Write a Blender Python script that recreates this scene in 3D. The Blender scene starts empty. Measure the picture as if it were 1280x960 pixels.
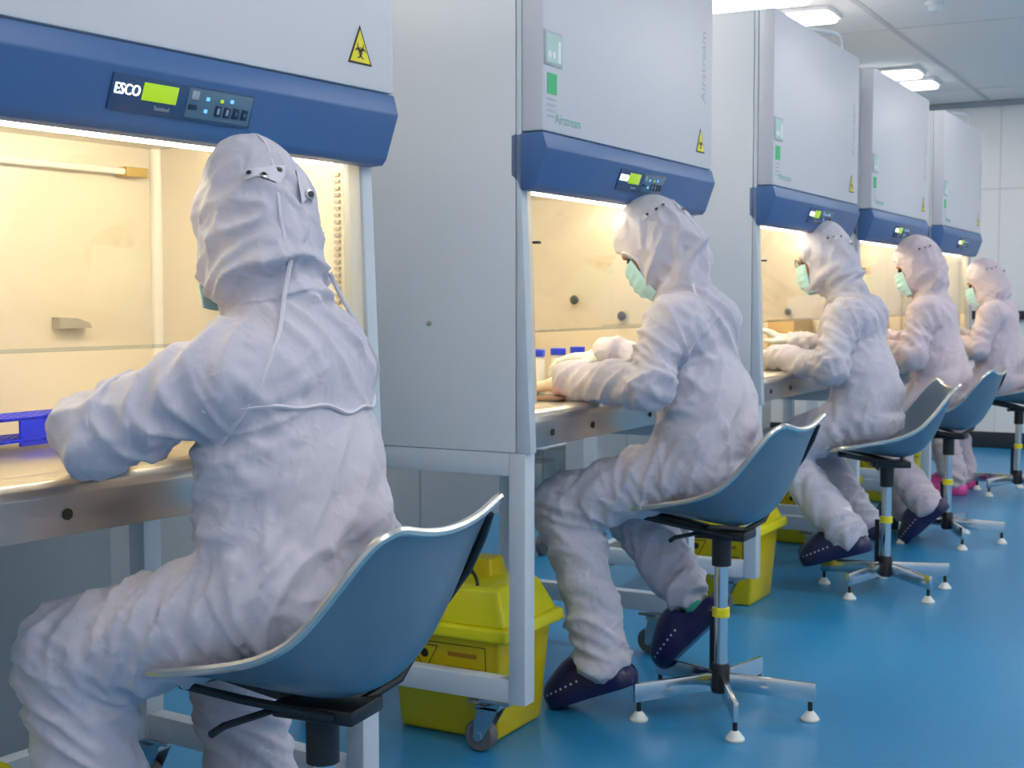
import bpy, bmesh, math, random
import numpy as np
from mathutils import Vector, Matrix
from mathutils.bvhtree import BVHTree
random.seed(4); RNG = np.random.RandomState(7)
S = bpy.context.scene
COL = S.collection
PI = math.pi

# ------------------------------------------------------------------ camera, world, exposure
YAW, PITCH, CAM_H, FPX = 0.502, 0.0615, 1.108, 1700.0
cam_data = bpy.data.cameras.new('camera')
cam = bpy.data.objects.new('camera', cam_data); COL.objects.link(cam)
cam_data.sensor_width = 36.0
cam_data.lens = 36.0 * FPX / 1280.0
cam_data.clip_start = 0.05
cam.location = (0, 0, CAM_H)
cam.rotation_euler = (PI/2 - PITCH, 0, YAW)
cam_data.dof.use_dof = True
cam_data.dof.focus_distance = 2.2
cam_data.dof.aperture_fstop = 12.0
S.camera = cam
w = bpy.data.worlds.new('world'); S.world = w; w.use_nodes = True
w.node_tree.nodes['Background'].inputs[0].default_value = (0.75, 0.82, 0.9, 1)
w.node_tree.nodes['Background'].inputs[1].default_value = 0.05
S.view_settings.view_transform = 'Standard'
S.view_settings.look = 'None'
S.view_settings.gamma = 1.0
S.view_settings.use_curve_mapping = False
S.view_settings.exposure = 0.0
LAMP_STRENGTH = 9.2        # ceiling panels
FILL_TUBE_STRENGTH = 52.0       # added fill tube hidden at the top of each chamber

# ------------------------------------------------------------------ materials
def mat(name, color, rough=0.5, metal=0.0, emit=None, estr=0.0, bump=None, var=None, spec=0.5, sheen=0.0, coat=0.0, sss=0.0):
    m = bpy.data.materials.new(name); m.use_nodes = True
    nt = m.node_tree; b = nt.nodes['Principled BSDF']
    b.inputs['Base Color'].default_value = (*color, 1)
    b.inputs['Roughness'].default_value = rough
    b.inputs['Metallic'].default_value = metal
    b.inputs['Specular IOR Level'].default_value = spec
    if sheen: b.inputs['Sheen Weight'].default_value = sheen
    if coat: b.inputs['Coat Weight'].default_value = coat
    if sss:
        b.inputs['Subsurface Weight'].default_value = sss
        b.inputs['Subsurface Radius'].default_value = (.02, .012, .008)
        b.inputs['Subsurface Scale'].default_value = 1.0
    if emit:
        b.inputs['Emission Color'].default_value = (*emit, 1)
        b.inputs['Emission Strength'].default_value = estr
    tc = nt.nodes.new('ShaderNodeTexCoord')
    if var:      # (scale, amount)
        n = nt.nodes.new('ShaderNodeTexNoise'); n.inputs['Scale'].default_value = var[0]; n.inputs['Detail'].default_value = 4
        nt.links.new(tc.outputs['Object'], n.inputs['Vector'])
        mr = nt.nodes.new('ShaderNodeMapRange'); mr.inputs['To Min'].default_value = 1-var[1]; mr.inputs['To Max'].default_value = 1+var[1]
        nt.links.new(n.outputs['Fac'], mr.inputs['Value'])
        mx = nt.nodes.new('ShaderNodeVectorMath'); mx.operation = 'SCALE'; mx.inputs[0].default_value = color
        nt.links.new(mr.outputs['Result'], mx.inputs['Scale']); nt.links.new(mx.outputs[0], b.inputs['Base Color'])
    if bump:     # (scale, strength, distance)
        n = nt.nodes.new('ShaderNodeTexNoise'); n.inputs['Scale'].default_value = bump[0]; n.inputs['Detail'].default_value = 5
        nt.links.new(tc.outputs['Object'], n.inputs['Vector'])
        bp = nt.nodes.new('ShaderNodeBump'); bp.inputs['Strength'].default_value = bump[1]; bp.inputs['Distance'].default_value = bump[2]
        nt.links.new(n.outputs['Fac'], bp.inputs['Height']); nt.links.new(bp.outputs['Normal'], b.inputs['Normal'])
    return m

def cloth_mat(name, color):
    m = mat(name, color, .78, sheen=.12); nt = m.node_tree; b = nt.nodes['Principled BSDF']
    tc = nt.nodes.new('ShaderNodeTexCoord'); prev = None
    for sc, dist, st, dt in ((12, 1.5, .5, .014), (40, 1.0, .35, .005)):
        n = nt.nodes.new('ShaderNodeTexNoise'); n.noise_type = 'RIDGED_MULTIFRACTAL'; n.inputs['Scale'].default_value = sc; n.inputs['Detail'].default_value = 2
        n.inputs['Distortion'].default_value = dist; nt.links.new(tc.outputs['Object'], n.inputs['Vector'])
        bp = nt.nodes.new('ShaderNodeBump'); bp.inputs['Strength'].default_value = st; bp.inputs['Distance'].default_value = dt
        nt.links.new(n.outputs['Fac'], bp.inputs['Height'])
        if prev: nt.links.new(prev, bp.inputs['Normal'])
        prev = bp.outputs['Normal']
    nt.links.new(prev, b.inputs['Normal']); return m

def glass_mat(name, tint, ior=1.5):
    m = bpy.data.materials.new(name); m.use_nodes = True; nt = m.node_tree; nt.nodes.clear()
    o = nt.nodes.new('ShaderNodeOutputMaterial'); mx = nt.nodes.new('ShaderNodeMixShader')
    lw = nt.nodes.new('ShaderNodeLayerWeight'); lw.inputs['Blend'].default_value = .5
    pw = nt.nodes.new('ShaderNodeMath'); pw.operation = 'POWER'; pw.inputs[1].default_value = 5; nt.links.new(lw.outputs['Facing'], pw.inputs[0])
    fr = nt.nodes.new('ShaderNodeMath'); fr.operation = 'MULTIPLY_ADD'; fr.inputs[1].default_value = .93; fr.inputs[2].default_value = ((ior-1)/(ior+1))**2; nt.links.new(pw.outputs[0], fr.inputs[0])
    tr = nt.nodes.new('ShaderNodeBsdfTransparent'); tr.inputs[0].default_value = (*tint, 1)
    gl = nt.nodes.new('ShaderNodeBsdfGlossy'); gl.inputs['Roughness'].default_value = 0.01
    nt.links.new(fr.outputs[0], mx.inputs[0]); nt.links.new(tr.outputs[0], mx.inputs[1]); nt.links.new(gl.outputs[0], mx.inputs[2])
    nt.links.new(mx.outputs[0], o.inputs[0]); return m

def track_mat(name):
    m = bpy.data.materials.new(name); m.use_nodes = True; nt = m.node_tree; b = nt.nodes['Principled BSDF']
    b.inputs['Base Color'].default_value = (.85, .85, .80, 1); b.inputs['Roughness'].default_value = .4
    tl = nt.nodes.new('ShaderNodeBsdfTranslucent'); tl.inputs[0].default_value = (.9, .88, .8, 1)
    mx = nt.nodes.new('ShaderNodeMixShader'); mx.inputs[0].default_value = .5
    nt.links.new(b.outputs[0], mx.inputs[1]); nt.links.new(tl.outputs[0], mx.inputs[2]); nt.links.new(mx.outputs[0], nt.nodes['Material Output'].inputs[0]); return m
M = {
 'floor': mat('blue_epoxy', (.020, .225, .46), .30, var=(1.3, .10), bump=(60, .05, .002), spec=.5),
 'wall': mat('wall_panel', (.80, .79, .77), .5, var=(.8, .03)),
 'wall_grey': mat('wall_grey', (.42, .44, .44), .55, var=(.8, .04)),
 'ceiling': mat('ceiling_panel', (.90, .87, .82), .6, var=(.5, .03)),
 'seam': mat('panel_seam', (.33, .36, .38), .6),
 'ceil_seam': mat('ceiling_seam', (.66, .65, .62), .6),
 'dark_trim': mat('dark_trim', (.02, .025, .03), .5),
 'white_panel': mat('cabinet_paint', (.67, .665, .70), .42, var=(1.5, .02)),
 'side_panel': mat('cabinet_side_paint', (.78, .79, .80), .45, var=(1.5, .02)),
 'stand': mat('stand_paint', (.62, .67, .72), .45),
 'blue': mat('hood_blue', (.050, .135, .33), .42, var=(3, .06)),
 'liner': mat('chamber_liner', (.74, .67, .54), .38, metal=.0, var=(2, .03)),
 'steel': mat('stainless', (.58, .56, .53), .30, metal=1.0, bump=(8, .08, .003), var=(6, .08)),
 'glass': glass_mat('sash_glass', (.97, .975, .96), 1.75),
 'track': track_mat('translucent_track'),
 'clear': glass_mat('clear_plastic', (.80, .84, .86), 1.6),
 'tube': mat('fill_tube_light', (1, 1, 1), .5, emit=(1, .86, .60), estr=FILL_TUBE_STRENGTH),
 'strip': mat('strip_light', (1, 1, 1), .5, emit=(1, .90, .72), estr=12.0),
 'lamp': mat('lamp_diffuser', (.9, .9, .9), .5, emit=(1.0, .97, .94), estr=LAMP_STRENGTH),
 'black': mat('black_plastic', (.012, .013, .016), .4),
 'rubber': mat('grey_rubber', (.13, .13, .13), .7),
 'chrome': mat('chrome', (.72, .74, .76), .14, metal=1.0),
 'zinc': mat('zinc', (.6, .63, .67), .3, metal=1.0),
 'shell': mat('seat_shell', (.17, .245, .31), .30, metal=.35, var=(4, .04)),
 'shell_rim': mat('seat_rim', (.70, .68, .64), .25, metal=.8),
 'foot': mat('foot_white', (.72, .72, .68), .5),
 'cover': cloth_mat('coverall_white', (.55, .53, .61)),
 'cover_pink': cloth_mat('coverall_pink', (.62, .53, .59)),
 'seamcloth': mat('coverall_seam', (.64, .62, .69), .7),
 'seampink': mat('coverall_seam_pink', (.66, .57, .63), .7),
 'skin': mat('skin', (.55, .30, .20), .5, sss=.1),
 'eye': mat('eye_dark', (.03, .02, .02), .15),
 'glove': mat('latex_glove', (.80, .74, .58), .45, bump=(90, .2, .003), sss=.1),
 'glove_white': mat('white_glove', (.80, .80, .74), .5, bump=(90, .2, .003)),
 'mask': mat('mask_cyan', (.48, .78, .84), .7, bump=(120, .15, .002)),
 'snap': mat('snap_dark', (.06, .06, .065), .3, metal=.8),
 'snap_ring': mat('snap_ring', (.45, .45, .47), .3, metal=1.0),
 'clog': mat('clog_navy', (.012, .014, .075), .33),
 'clog_pink': mat('shoe_pink', (.80, .08, .34), .45),
 'hole': mat('clog_hole', (.55, .57, .68), .6),
 'sock': mat('sock_green', (.03, .42, .30), .8),
 'bin': mat('bin_yellow', (.72, .56, .004), .38, var=(4, .04)),
 'bin_lid': mat('bin_lid_yellow', (.80, .74, .005), .35, var=(4, .04)),
 'print': mat('print_black', (.03, .025, .01), .6),
 'print_orange': mat('print_orange', (.45, .20, .01), .6),
 'sticker_yellow': mat('sticker_yellow', (.86, .74, .01), .4),
 'green': mat('sticker_green', (.01, .50, .16), .5),
 'green_pale': mat('sticker_pale', (.42, .62, .55), .4),
 'green_text': mat('text_green', (.12, .42, .34), .6),
 'grey_text': mat('text_grey', (.47, .49, .54), .6),
 'panel': mat('control_plate', (.035, .085, .20), .25),
 'panel_grey': mat('control_plate_grey', (.10, .19, .28), .25),
 'lcd': mat('lcd', (.3, .55, .02), .3, emit=(.42, .62, .01), estr=.55),
 'led': mat('led_white', (1, 1, 1), .3, emit=(1, .96, .93), estr=1.6),
 'led_blue': mat('led_blue', (.1, .3, .9), .3, emit=(.15, .45, 1), estr=1.2),
 'key': mat('key_dark', (.01, .03, .09), .35),
 'key_light': mat('key_light', (.35, .42, .52), .35),
 'rack': mat('rack_blue', (.012, .03, .72), .35),
 'cap_blue': mat('cap_blue', (.02, .06, .75), .4),
 'vial': mat('vial_white', (.80, .78, .72), .4),
 'card': mat('cardboard', (.52, .36, .16), .8, var=(8, .08)),
 'gold': mat('ochre_box', (.45, .30, .03), .5),
 'salmon': mat('salmon_medium', (.80, .36, .22), .35),
 'ivory': mat('ivory_plastic', (.85, .83, .76), .4),
 'tag': mat('tag_grey', (.38, .35, .29), .5),
 'white': mat('white_plastic', (.8, .82, .84), .4),
}

# ------------------------------------------------------------------ mesh helpers
class MB:
    def __init__(s): s.v = []; s.f = []; s.smooth = []
    def add(s, vs, fs, smooth=False):
        o = len(s.v); s.v += [tuple(x) for x in vs]
        for f in fs: s.f.append(tuple(i+o for i in f)); s.smooth.append(smooth)
        return s
    def box(s, x0, x1, y0, y1, z0, z1, b=0.0):
        bm = bmesh.new(); bmesh.ops.create_cube(bm, size=1)
        for v in bm.verts: v.co = Vector(((x0+x1)/2+v.co.x*(x1-x0), (y0+y1)/2+v.co.y*(y1-y0), (z0+z1)/2+v.co.z*(z1-z0)))
        if b: bmesh.ops.bevel(bm, geom=bm.edges[:], offset=b, segments=2, affect='EDGES', profile=.5)
        s._bm(bm); return s
    def _bm(s, bm, smooth=False):
        bm.verts.index_update(); s.add([v.co[:] for v in bm.verts], [[v.index for v in f.verts] for f in bm.faces], smooth); bm.free()
    def prism(s, poly, y0, y1, b=0.0, axis='y'):
        """poly of (a, z) extruded; axis y: a=x. axis x: a=y"""
        bm = bmesh.new()
        mk = (lambda a, t, z: (a, t, z)) if axis == 'y' else ((lambda a, t, z: (t, a, z)) if axis == 'x' else (lambda a, t, z: (a, z, t)))
        v0 = [bm.verts.new(mk(a, y0, z)) for a, z in poly]; v1 = [bm.verts.new(mk(a, y1, z)) for a, z in poly]
        bm.faces.new(v0); bm.faces.new(v1[::-1]); n = len(poly)
        for i in range(n): bm.faces.new((v0[i], v1[i], v1[(i+1) % n], v0[(i+1) % n]))
        bmesh.ops.recalc_face_normals(bm, faces=bm.faces[:])
        if b: bmesh.ops.bevel(bm, geom=bm.edges[:], offset=b, segments=2, affect='EDGES', profile=.5)
        s._bm(bm); return s
    def tube(s, pts, r, n=10, cap=True, closed=False, flat=None):
        pts = [Vector(p) for p in pts]; m = len(pts)
        rs = r if isinstance(r, (list, tuple)) else [r]*m
        rings = []; prev = None
        for i in range(m):
            if closed: t = pts[(i+1) % m]-pts[i-1]
            else: t = pts[min(i+1, m-1)]-pts[max(i-1, 0)]
            t.normalize()
            if prev is None:
                a = Vector((0, 0, 1)) if abs(t.z) < .9 else Vector((1, 0, 0))
                u = t.cross(a).normalized()
            else: u = (prev-t*prev.dot(t)).normalized()
            prev = u; v = t.cross(u)
            rings.append([pts[i]+u*(rs[i]*math.cos(2*PI*k/n))+v*(rs[i]*math.sin(2*PI*k/n)) for k in range(n)])
        vs = [p for ring in rings for p in ring]; fs = []
        for i in range(m if closed else m-1):
            j = (i+1) % m
            for k in range(n): fs.append((i*n+k, i*n+(k+1) % n, j*n+(k+1) % n, j*n+k))
        if cap and not closed: fs += [tuple(range(n))[::-1], tuple((m-1)*n+k for k in range(n))]
        s.add(vs, fs, True); return s
    def lathe(s, prof, c=(0, 0, 0), n=20, axis='z'):
        vs = []; fs = []
        for (r, h) in prof:
            for k in range(n):
                a = 2*PI*k/n; x, y = r*math.cos(a), r*math.sin(a)
                p = {'z': (x, y, h), 'y': (x, h, y), 'x': (h, x, y)}[axis]
                vs.append((c[0]+p[0], c[1]+p[1], c[2]+p[2]))
        for i in range(len(prof)-1):
            for k in range(n): fs.append((i*n+k, i*n+(k+1) % n, (i+1)*n+(k+1) % n, (i+1)*n+k))
        fs += [tuple(range(n))[::-1], tuple((len(prof)-1)*n+k for k in range(n))]
        s.add(vs, fs, True); return s
    def mesh(s, name):
        me = bpy.data.meshes.new(name); me.from_pydata(s.v, [], s.f); me.update()
        bm = bmesh.new(); bm.from_mesh(me); bmesh.ops.recalc_face_normals(bm, faces=bm.faces[:]); bm.to_mesh(me); bm.free()
        me.polygons.foreach_set('use_smooth', s.smooth)
        me.set_sharp_from_angle(angle=math.radians(38))
        return me
    def build(s, name, m, parent=None, loc=None): return obj(name, s.mesh(name), m, parent, loc)

def obj(name, me, m, parent=None, loc=None, mw=None):
    o = bpy.data.objects.new(name, me); COL.objects.link(o)
    if m and me is not None and not me.materials: me.materials.append(M[m] if isinstance(m, str) else m)
    if m and me is not None and me.materials and me.materials[0] is not (M[m] if isinstance(m, str) else m):
        o.material_slots[0].link = 'OBJECT'; o.material_slots[0].material = M[m] if isinstance(m, str) else m
    o.parent = parent
    if loc: o.location = loc
    if mw is not None: o.matrix_local = mw
    return o
def tag(o, label, cat, group=None):
    o['label'] = label; o['category'] = cat
    if group: o['group'] = group
    return o
def thing(name, label, cat, loc, rz=0, group=None):
    o = bpy.data.objects.new(name, None); COL.objects.link(o); o.empty_display_size = .1
    o.location = loc; o.rotation_euler = (0, 0, rz); return tag(o, label, cat, group)
def struct(o): o['kind'] = 'structure'; return o
def copy_tree(o, parent=None):
    c = o.copy(); COL.objects.link(c); c.parent = parent
    for ch in list(o.children): copy_tree(ch, c)
    return c
_fontcache = {}
def text_mesh(txt, size, extrude=0.0004):
    cu = bpy.data.curves.new('lettering', 'FONT'); cu.body = txt; cu.size = size; cu.extrude = extrude; cu.align_x = 'CENTER'; cu.align_y = 'CENTER'
    cu.resolution_u = 3
    o = bpy.data.objects.new('lettering', cu); COL.objects.link(o)
    bpy.context.view_layer.update()
    me = bpy.data.meshes.new_from_object(o.evaluated_get(bpy.context.evaluated_depsgraph_get()))
    bpy.data.objects.remove(o); me.name = 'lettering'; me.materials.clear(); return me
FRONT = Matrix(((0, 0, 1, 0), (1, 0, 0, 0), (0, 1, 0, 0), (0, 0, 0, 1)))      # text plane facing +X

# ------------------------------------------------------------------ the setting
RX0, RX1, RY0, RY1, RZ = -3.46, 3.0, -2.5, 10.68, 2.587
struct(MB().box(RX0-.2, RX1+.2, RY0-.2, RY1+.2, -.1, 0).build('floor', 'floor'))
struct(MB().box(RX0-.2, RX1+.2, RY0-.2, RY1+.2, RZ, RZ+.1).build('ceiling', 'ceiling'))
wl = struct(MB().box(RX0-.15, RX0, RY0, RY1, 0, RZ).build('wall_left', 'wall_grey'))
wr = struct(MB().box(RX1, RX1+.15, RY0, RY1, 0, RZ).build('wall_right', 'wall'))
wb = struct(MB().box(RX0, RX1, RY1, RY1+.15, 0, RZ).build('wall_back', 'wall'))
wn = struct(MB().box(RX0, RX1, RY0-.15, RY0, 0, RZ).build('wall_near', 'wall'))
wp = struct(MB().box(-2.86, -2.62, -.6, 2.59, 0, RZ, .004).build('wall_partition', 'wall_grey'))
# joints of the wall and ceiling panels
trim_n = [0]
def trim(mb, m):
    trim_n[0] += 1; o = mb.build('trim_%d' % trim_n[0], m); return struct(o)
for x in (-2.9, -1.72, -.55, .62, 1.8): trim(MB().box(x-.004, x+.004, RY1-.004, RY1, .12, RZ), 'ceil_seam')
trim(MB().box(RX0, RX1, RY1-.006, RY1, 1.93, 1.942), 'ceil_seam')
trim(MB().box(RX0, RX1, RY1-.035, RY1, .965, 1.03, .006), 'dark_trim')
struct(MB().box(RX0, RX1, RY1-.02, RY1, 0, .12, .003).build('baseboard_back', 'dark_trim'))
for y in (-.6, .6, 1.8, 3.0, 4.2, 5.4, 6.6, 7.8, 9.0): trim(MB().box(RX0, RX0+.004, y-.006, y+.006, 0, RZ), 'seam')
for x in (-1.80, -.62, .56, 1.74): trim(MB().box(x-.016, x+.016, RY0, RY1, RZ-.005, RZ), 'ceil_seam')
for y in (.0, 2.4, 4.8, 7.6, 10.0): trim(MB().box(RX0, RX1, y-.005, y+.005, RZ-.003, RZ), 'ceil_seam')
trim(MB().box(RX0, RX1, RY1-.04, RY1, RZ-.04, RZ, .01), 'seam')

# ceiling lamps in pairs
lamp0 = thing('ceiling_lamp', 'flat bright white ceiling lamp panel above the cabinets', 'ceiling lamp', (0, 0, RZ), 0, 'ceiling lamp panels')
MB().prism([(-.62, -.14), (.62, -.14), (.62, .14), (-.62, .14)], -.022, 0, .006, axis='z').build('housing', 'white', lamp0)
MB().prism([(-.60, -.12), (.60, -.12), (.60, .12), (-.60, .12)], -.045, -.02, .018, axis='z').build('diffuser', 'lamp', lamp0)
first = True
for xc, lab in ((-2.56, 'flat bright white ceiling lamp panel above the cabinets'), (.0, 'flat bright white ceiling lamp panel over the aisle'), (2.0, 'flat bright white ceiling lamp panel over the far aisle side')):
    for y in (-1.0, -.5, 1.45, 1.95, 3.95, 4.45, 6.47, 6.97, 8.98, 9.48):
        o = lamp0 if first else copy_tree(lamp0); first = False
        o.location = (xc, y, RZ); o['label'] = lab; o['group'] = 'ceiling lamps ' + lab.split('panel ')[1]
sd = MB().lathe([(.05, 0), (.05, -.012), (.03, -.02), (.028, -.045), (.012, -.05)], n=16).build('ceiling_sensor', 'white', None, (-1.46, 7.03, RZ))
tag(sd, 'small round white sensor on the ceiling', 'sensor')

# ------------------------------------------------------------------ cabinets
W = 1.113; HW = W/2; XO = 1.85            # local x = world X + XO
def cx(X): return X+XO
def cabinet(loc):
    t = thing('safety_cabinet', '', 'cabinet', loc)
    XB, XF = cx(-2.2), cx(-1.5)
    for s in (-1, 1):
        y0, y1 = (-HW, -HW+.03) if s < 0 else (HW-.03, HW)
        p = MB().prism([(XB, .745), (cx(-1.542), .745), (cx(-1.542), 2.1), (XB, 2.1)], y0, y1, .002).build('side_panel', 'side_panel', t)
        MB().prism([(cx(-1.5395), .745), (cx(-1.5), .745), (cx(-1.526), 1.366), (cx(-1.526), 2.1), (cx(-1.5395), 2.1)], y0, y1, .002).build('front_post', 'stand', t)
        if s < 0:
            MB().lathe([(.006, 0), (.006, -.004), (.003, -.006)], (cx(-1.781), -HW, 1.052), 12, 'y').build('bolt', 'tag', p)
        # chamber side liner and sash track
        yi0, yi1 = (-HW+.032, -HW+.04) if s < 0 else (HW-.04, HW-.032)
        MB().box(cx(-2.09), cx(-1.55), yi0, yi1, .76, 1.44).build('chamber_wall', 'liner', t)
        ya, yb = (-HW+.03, -HW+.062) if s < 0 else (HW-.062, HW-.03)
        tr = MB().prism([(cx(-1.549), .86), (cx(-1.515), .86), (cx(-1.532), 1.38), (cx(-1.549), 1.38)], ya, yb, .002).build('sash_track', 'track', t)
        if s > 0:
            mb = MB()
            for k in range(34): mb.box(cx(-1.585), cx(-1.572), HW-.045, HW-.040, .92+k*.013, .926+k*.013)
            mb.build('perforated_strip', 'tag', tr)
        if s > 0:
            for xk, zk in ((-1.905, 1.109), (-1.74, 1.059)): MB().lathe([(.005, 0), (.005, -.010), (.013, -.012), (.015, -.020), (.010, -.028), (.002, -.030)], (cx(xk), HW-.04, zk), 14, 'y').build('valve_knob', 'snap', t)
        MB().tube([(cx(-2.09)+.006, s*(HW-.046), .842), (cx(-2.09)+.006, s*(HW-.046), 1.43)], .014, 10).build('corner_strip', 'ivory', t)
    MB().box(XB, cx(-2.17), -HW+.03, HW-.03, .745, 2.1).build('rear_panel', 'side_panel', t)
    MB().box(XB, cx(-1.53), -HW+.03, HW-.03, 2.07, 2.1, .003).build('top_panel', 'white_panel', t)
    MB().box(cx(-1.5255), cx(-1.469), -HW, HW, 1.502, 2.1, .006).build('front_panel', 'white_panel', t)
    cb = MB().box(cx(-2.105), cx(-2.09), -HW+.03, HW-.03, .76, 1.44).build('chamber_back', 'liner', t)
    MB().box(cx(-2.09), cx(-1.54), -HW+.04, HW-.04, 1.43, 1.45).build('chamber_ceiling', 'liner', t)
    # hood
    MB().prism([(cx(-1.555), 1.498), (cx(-1.469), 1.5), (cx(-1.458), 1.462), (cx(-1.488), 1.379), (cx(-1.497), 1.368), (cx(-1.53), 1.366), (cx(-1.54), 1.39), (cx(-1.555), 1.40)], -HW, HW, .003).build('hood', 'blue', t)
    MB().tube([(cx(-1.574), -HW+.066, 1.3735), (cx(-1.574), HW-.066, 1.3735)], .008, 12).build('edge_light', 'strip', t)
    MB().tube([(cx(-1.73), -HW+.08, 1.4175), (cx(-1.73), HW-.08, 1.4175)], .0085, 12).build('fill_tube', 'tube', t)  # added second tube, out of sight, to light the chamber evenly
    # sash
    g = MB().prism([(cx(-1.543), 1.036), (cx(-1.538), 1.036), (cx(-1.545), 1.40), (cx(-1.55), 1.40)], -HW+.0625, HW-.0625).build('sash_glass', 'glass', t)
    MB().box(cx(-1.546), cx(-1.534), -HW+.0625, HW-.0625, 1.030, 1.036, .001).build('sash_edge', 'clear', t)
    MB().box(cx(-1.530), cx(-1.512), -HW+.058, -HW+.075, 1.243, 1.249, .001).build('sash_clip', 'black', t)
    # worktop and apron
    MB().box(cx(-2.09), cx(-1.57), -HW+.04, HW-.04, .828, .84, .002).build('worktop', 'steel', t)
    ap = MB().prism([(cx(-1.58), .756), (cx(-1.514), .752), (cx(-1.512), .815), (cx(-1.516), .828), (cx(-1.526), .836), (cx(-1.54), .84), (cx(-1.558), .842), (cx(-1.575), .842), (cx(-1.58), .836)], -HW+.031, HW-.031, .0015).build('front_apron', 'steel', t)
    for yy in (-.42, -.19, .19, .42):
        MB().lathe([(.009, 0), (.009, .003), (.004, .005)], (cx(-1.513), yy, .785), 12, 'x').build('screw', 'print', ap)
    MB().box(XB+.02, cx(-1.58), -HW+.03, HW-.03, .745, .756).build('base_pan', 'stand', t)
    # tag and modelled lamp reflection on the back of the chamber
    MB().prism([(.24, 1.052), (.32, 1.052), (.315, 1.062), (.285, 1.072), (.24, 1.074)], cx(-2.09), cx(-2.066), 0, 'x').build('maker_tag', 'tag', cb)
    MB().tube([(cx(-2.065), -HW+.1, 1.375), (cx(-2.065), HW-.1, 1.375)], .007, 8).build('reflection_tube', 'ivory', cb)  # unlit ivory tube, part of the modelled horizontal glow
    for s in (-1, 1): MB().box(cx(-2.09), cx(-2.055), s*(HW-.12)-.03, s*(HW-.12)+.03, 1.365, 1.385, .003).build('reflection_block', 'gold', cb)  # gold colour stands in for the lamp's yellowish reflection
    # control plate on the sloping hood face
    nrm = Vector((.083, 0, -.030)).normalized()        # face normal in xz
    c0 = Vector((cx(-1.471), .022, 1.425)); e_y = Vector((0, 1, 0)); e_n = Vector((.94, 0, -.34)).normalized(); e_z = e_n.cross(e_y); e_z = -e_z if e_z.z < 0 else e_z
    Rm = Matrix(((e_y.x, e_z.x, e_n.x, c0.x), (e_y.y, e_z.y, e_n.y, c0.y), (e_y.z, e_z.z, e_n.z, c0.z), (0, 0, 0, 1)))
    def plate(name, m, x0, x1, y0, y1, t0, t1, par, b=.0008):
        mb = MB().box(x0, x1, y0, y1, t0, t1, b); mb.v = [tuple(Rm @ Vector(v)) for v in mb.v]; return mb.build(name, m, par)
    cp = plate('control_panel', 'panel', -.152, .148, -.029, .027, -.004, .003, t)
    plate('key_plate', 'panel_grey', .0, .143, -.024, .024, .003, .004, cp)
    plate('lcd_screen', 'lcd', -.092, -.022, -.008, .020, .003, .005, cp)
    mt = text_mesh('ESCO', .024, .0012)
    for v in mt.vertices: v.co.x *= .85
    obj('logo_lettering', mt, 'led', cp, mw=Rm @ Matrix.Translation((-.122, .004, .004)))
    obj('lettering', text_mesh('Sentinel', .010), 'key_light', cp, mw=Rm @ Matrix.Translation((-.048, -.018, .0035)))
    plate('key', 'key_light', .006, .022, .006, .020, .004, .006, cp)
    plate('key', 'key', .004, .022, -.010, -.002, .004, .006, cp)
    for px_, py_, m_ in ((.042, .010, 'led_blue'), (.042, -.010, 'led_blue'), (.095, .012, 'led_blue'), (.073, .010, 'lcd')):
        plate('indicator', m_, px_-.0035, px_+.0035, py_-.003, py_+.003, .004, .006, cp)
    for k in range(4):
        kk = plate('key', 'key', .062+k*.020, .076+k*.020, -.016, .002, .004, .006, cp)
        if k < 2: plate('key_mark', 'key_light', .066+k*.020, .071+k*.020, -.012, -.002, .006, .0068, kk)
        else: plate('key_mark', 'panel_grey', .0665+k*.020, .0715+k*.020, -.010, -.004, .006, .0068, kk)
    # stickers and lettering on the front panel
    xf = cx(-1.469)
    tri = MB().prism([(.454-.034, 1.545), (.454+.034, 1.545), (.454, 1.616)], xf, xf+.0012, 0, 'x').build('biohazard_sign', 'print', t)
    MB().prism([(.454-.0285, 1.5485), (.454+.0285, 1.5485), (.454, 1.608)], xf+.0012, xf+.0018, 0, 'x').build('sign_face', 'sticker_yellow', tri)
    mb = MB(); c = (.454, 1.569)
    for k in range(3):
        a = PI/2+k*2*PI/3; cc = (c[0]+.0085*math.cos(a), c[1]+.0085*math.sin(a)); n = 18; op = .75
        P_ = []
        for i in range(n+1):
            th = a+op+(2*PI-2*op)*i/n; P_.append((th, i))
        vs = []
        for th, i in P_:
            wd = .0042*math.sin(PI*i/n)+.0008
            for rr in (.0095, .0095-wd): vs.append((xf+.0022, cc[0]+rr*math.cos(th), cc[1]+rr*math.sin(th)))
        mb.add(vs, [(2*i, 2*i+1, 2*i+3, 2*i+2) for i in range(n)])
    n = 18; vs = []
    for i in range(n):
        th = 2*PI*i/n
        for rr in (.0070, .0056): vs.append((xf+.0024, c[0]+rr*math.cos(th), c[1]+rr*math.sin(th)))
    mb.add(vs, [(2*i, 2*i+1, (2*i+3) % (2*n), (2*i+2) % (2*n)) for i in range(n)])
    mb.build('biohazard_symbol', 'print', tri)
    pl = MB().box(xf, xf+.003, -.552, -.462, 1.655, 1.735, .001).build('certificate_plate', 'grey_text', t)
    MB().box(xf+.003, xf+.0038, -.546, -.468, 1.662, 1.728).build('certificate_face', 'green_pale', pl)
    MB().box(xf+.0038, xf+.0044, -.488, -.472, 1.665, 1.715).build('certificate_band', 'white', pl)
    for yy in (-.53, -.508): MB().lathe([(.009, 0), (.009, .0008)], (xf+.0038, yy, 1.68), 14, 'x').build('seal', 'white', pl)
    MB().box(xf, xf+.0015, -.535, -.487, 1.59, 1.638).build('green_sticker', 'green', t)
    for k in range(4): MB().box(xf, xf+.0008, -.535, -.49, 1.575-k*.013, 1.580-k*.013).build('small_print', 'grey_text', t)
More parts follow.
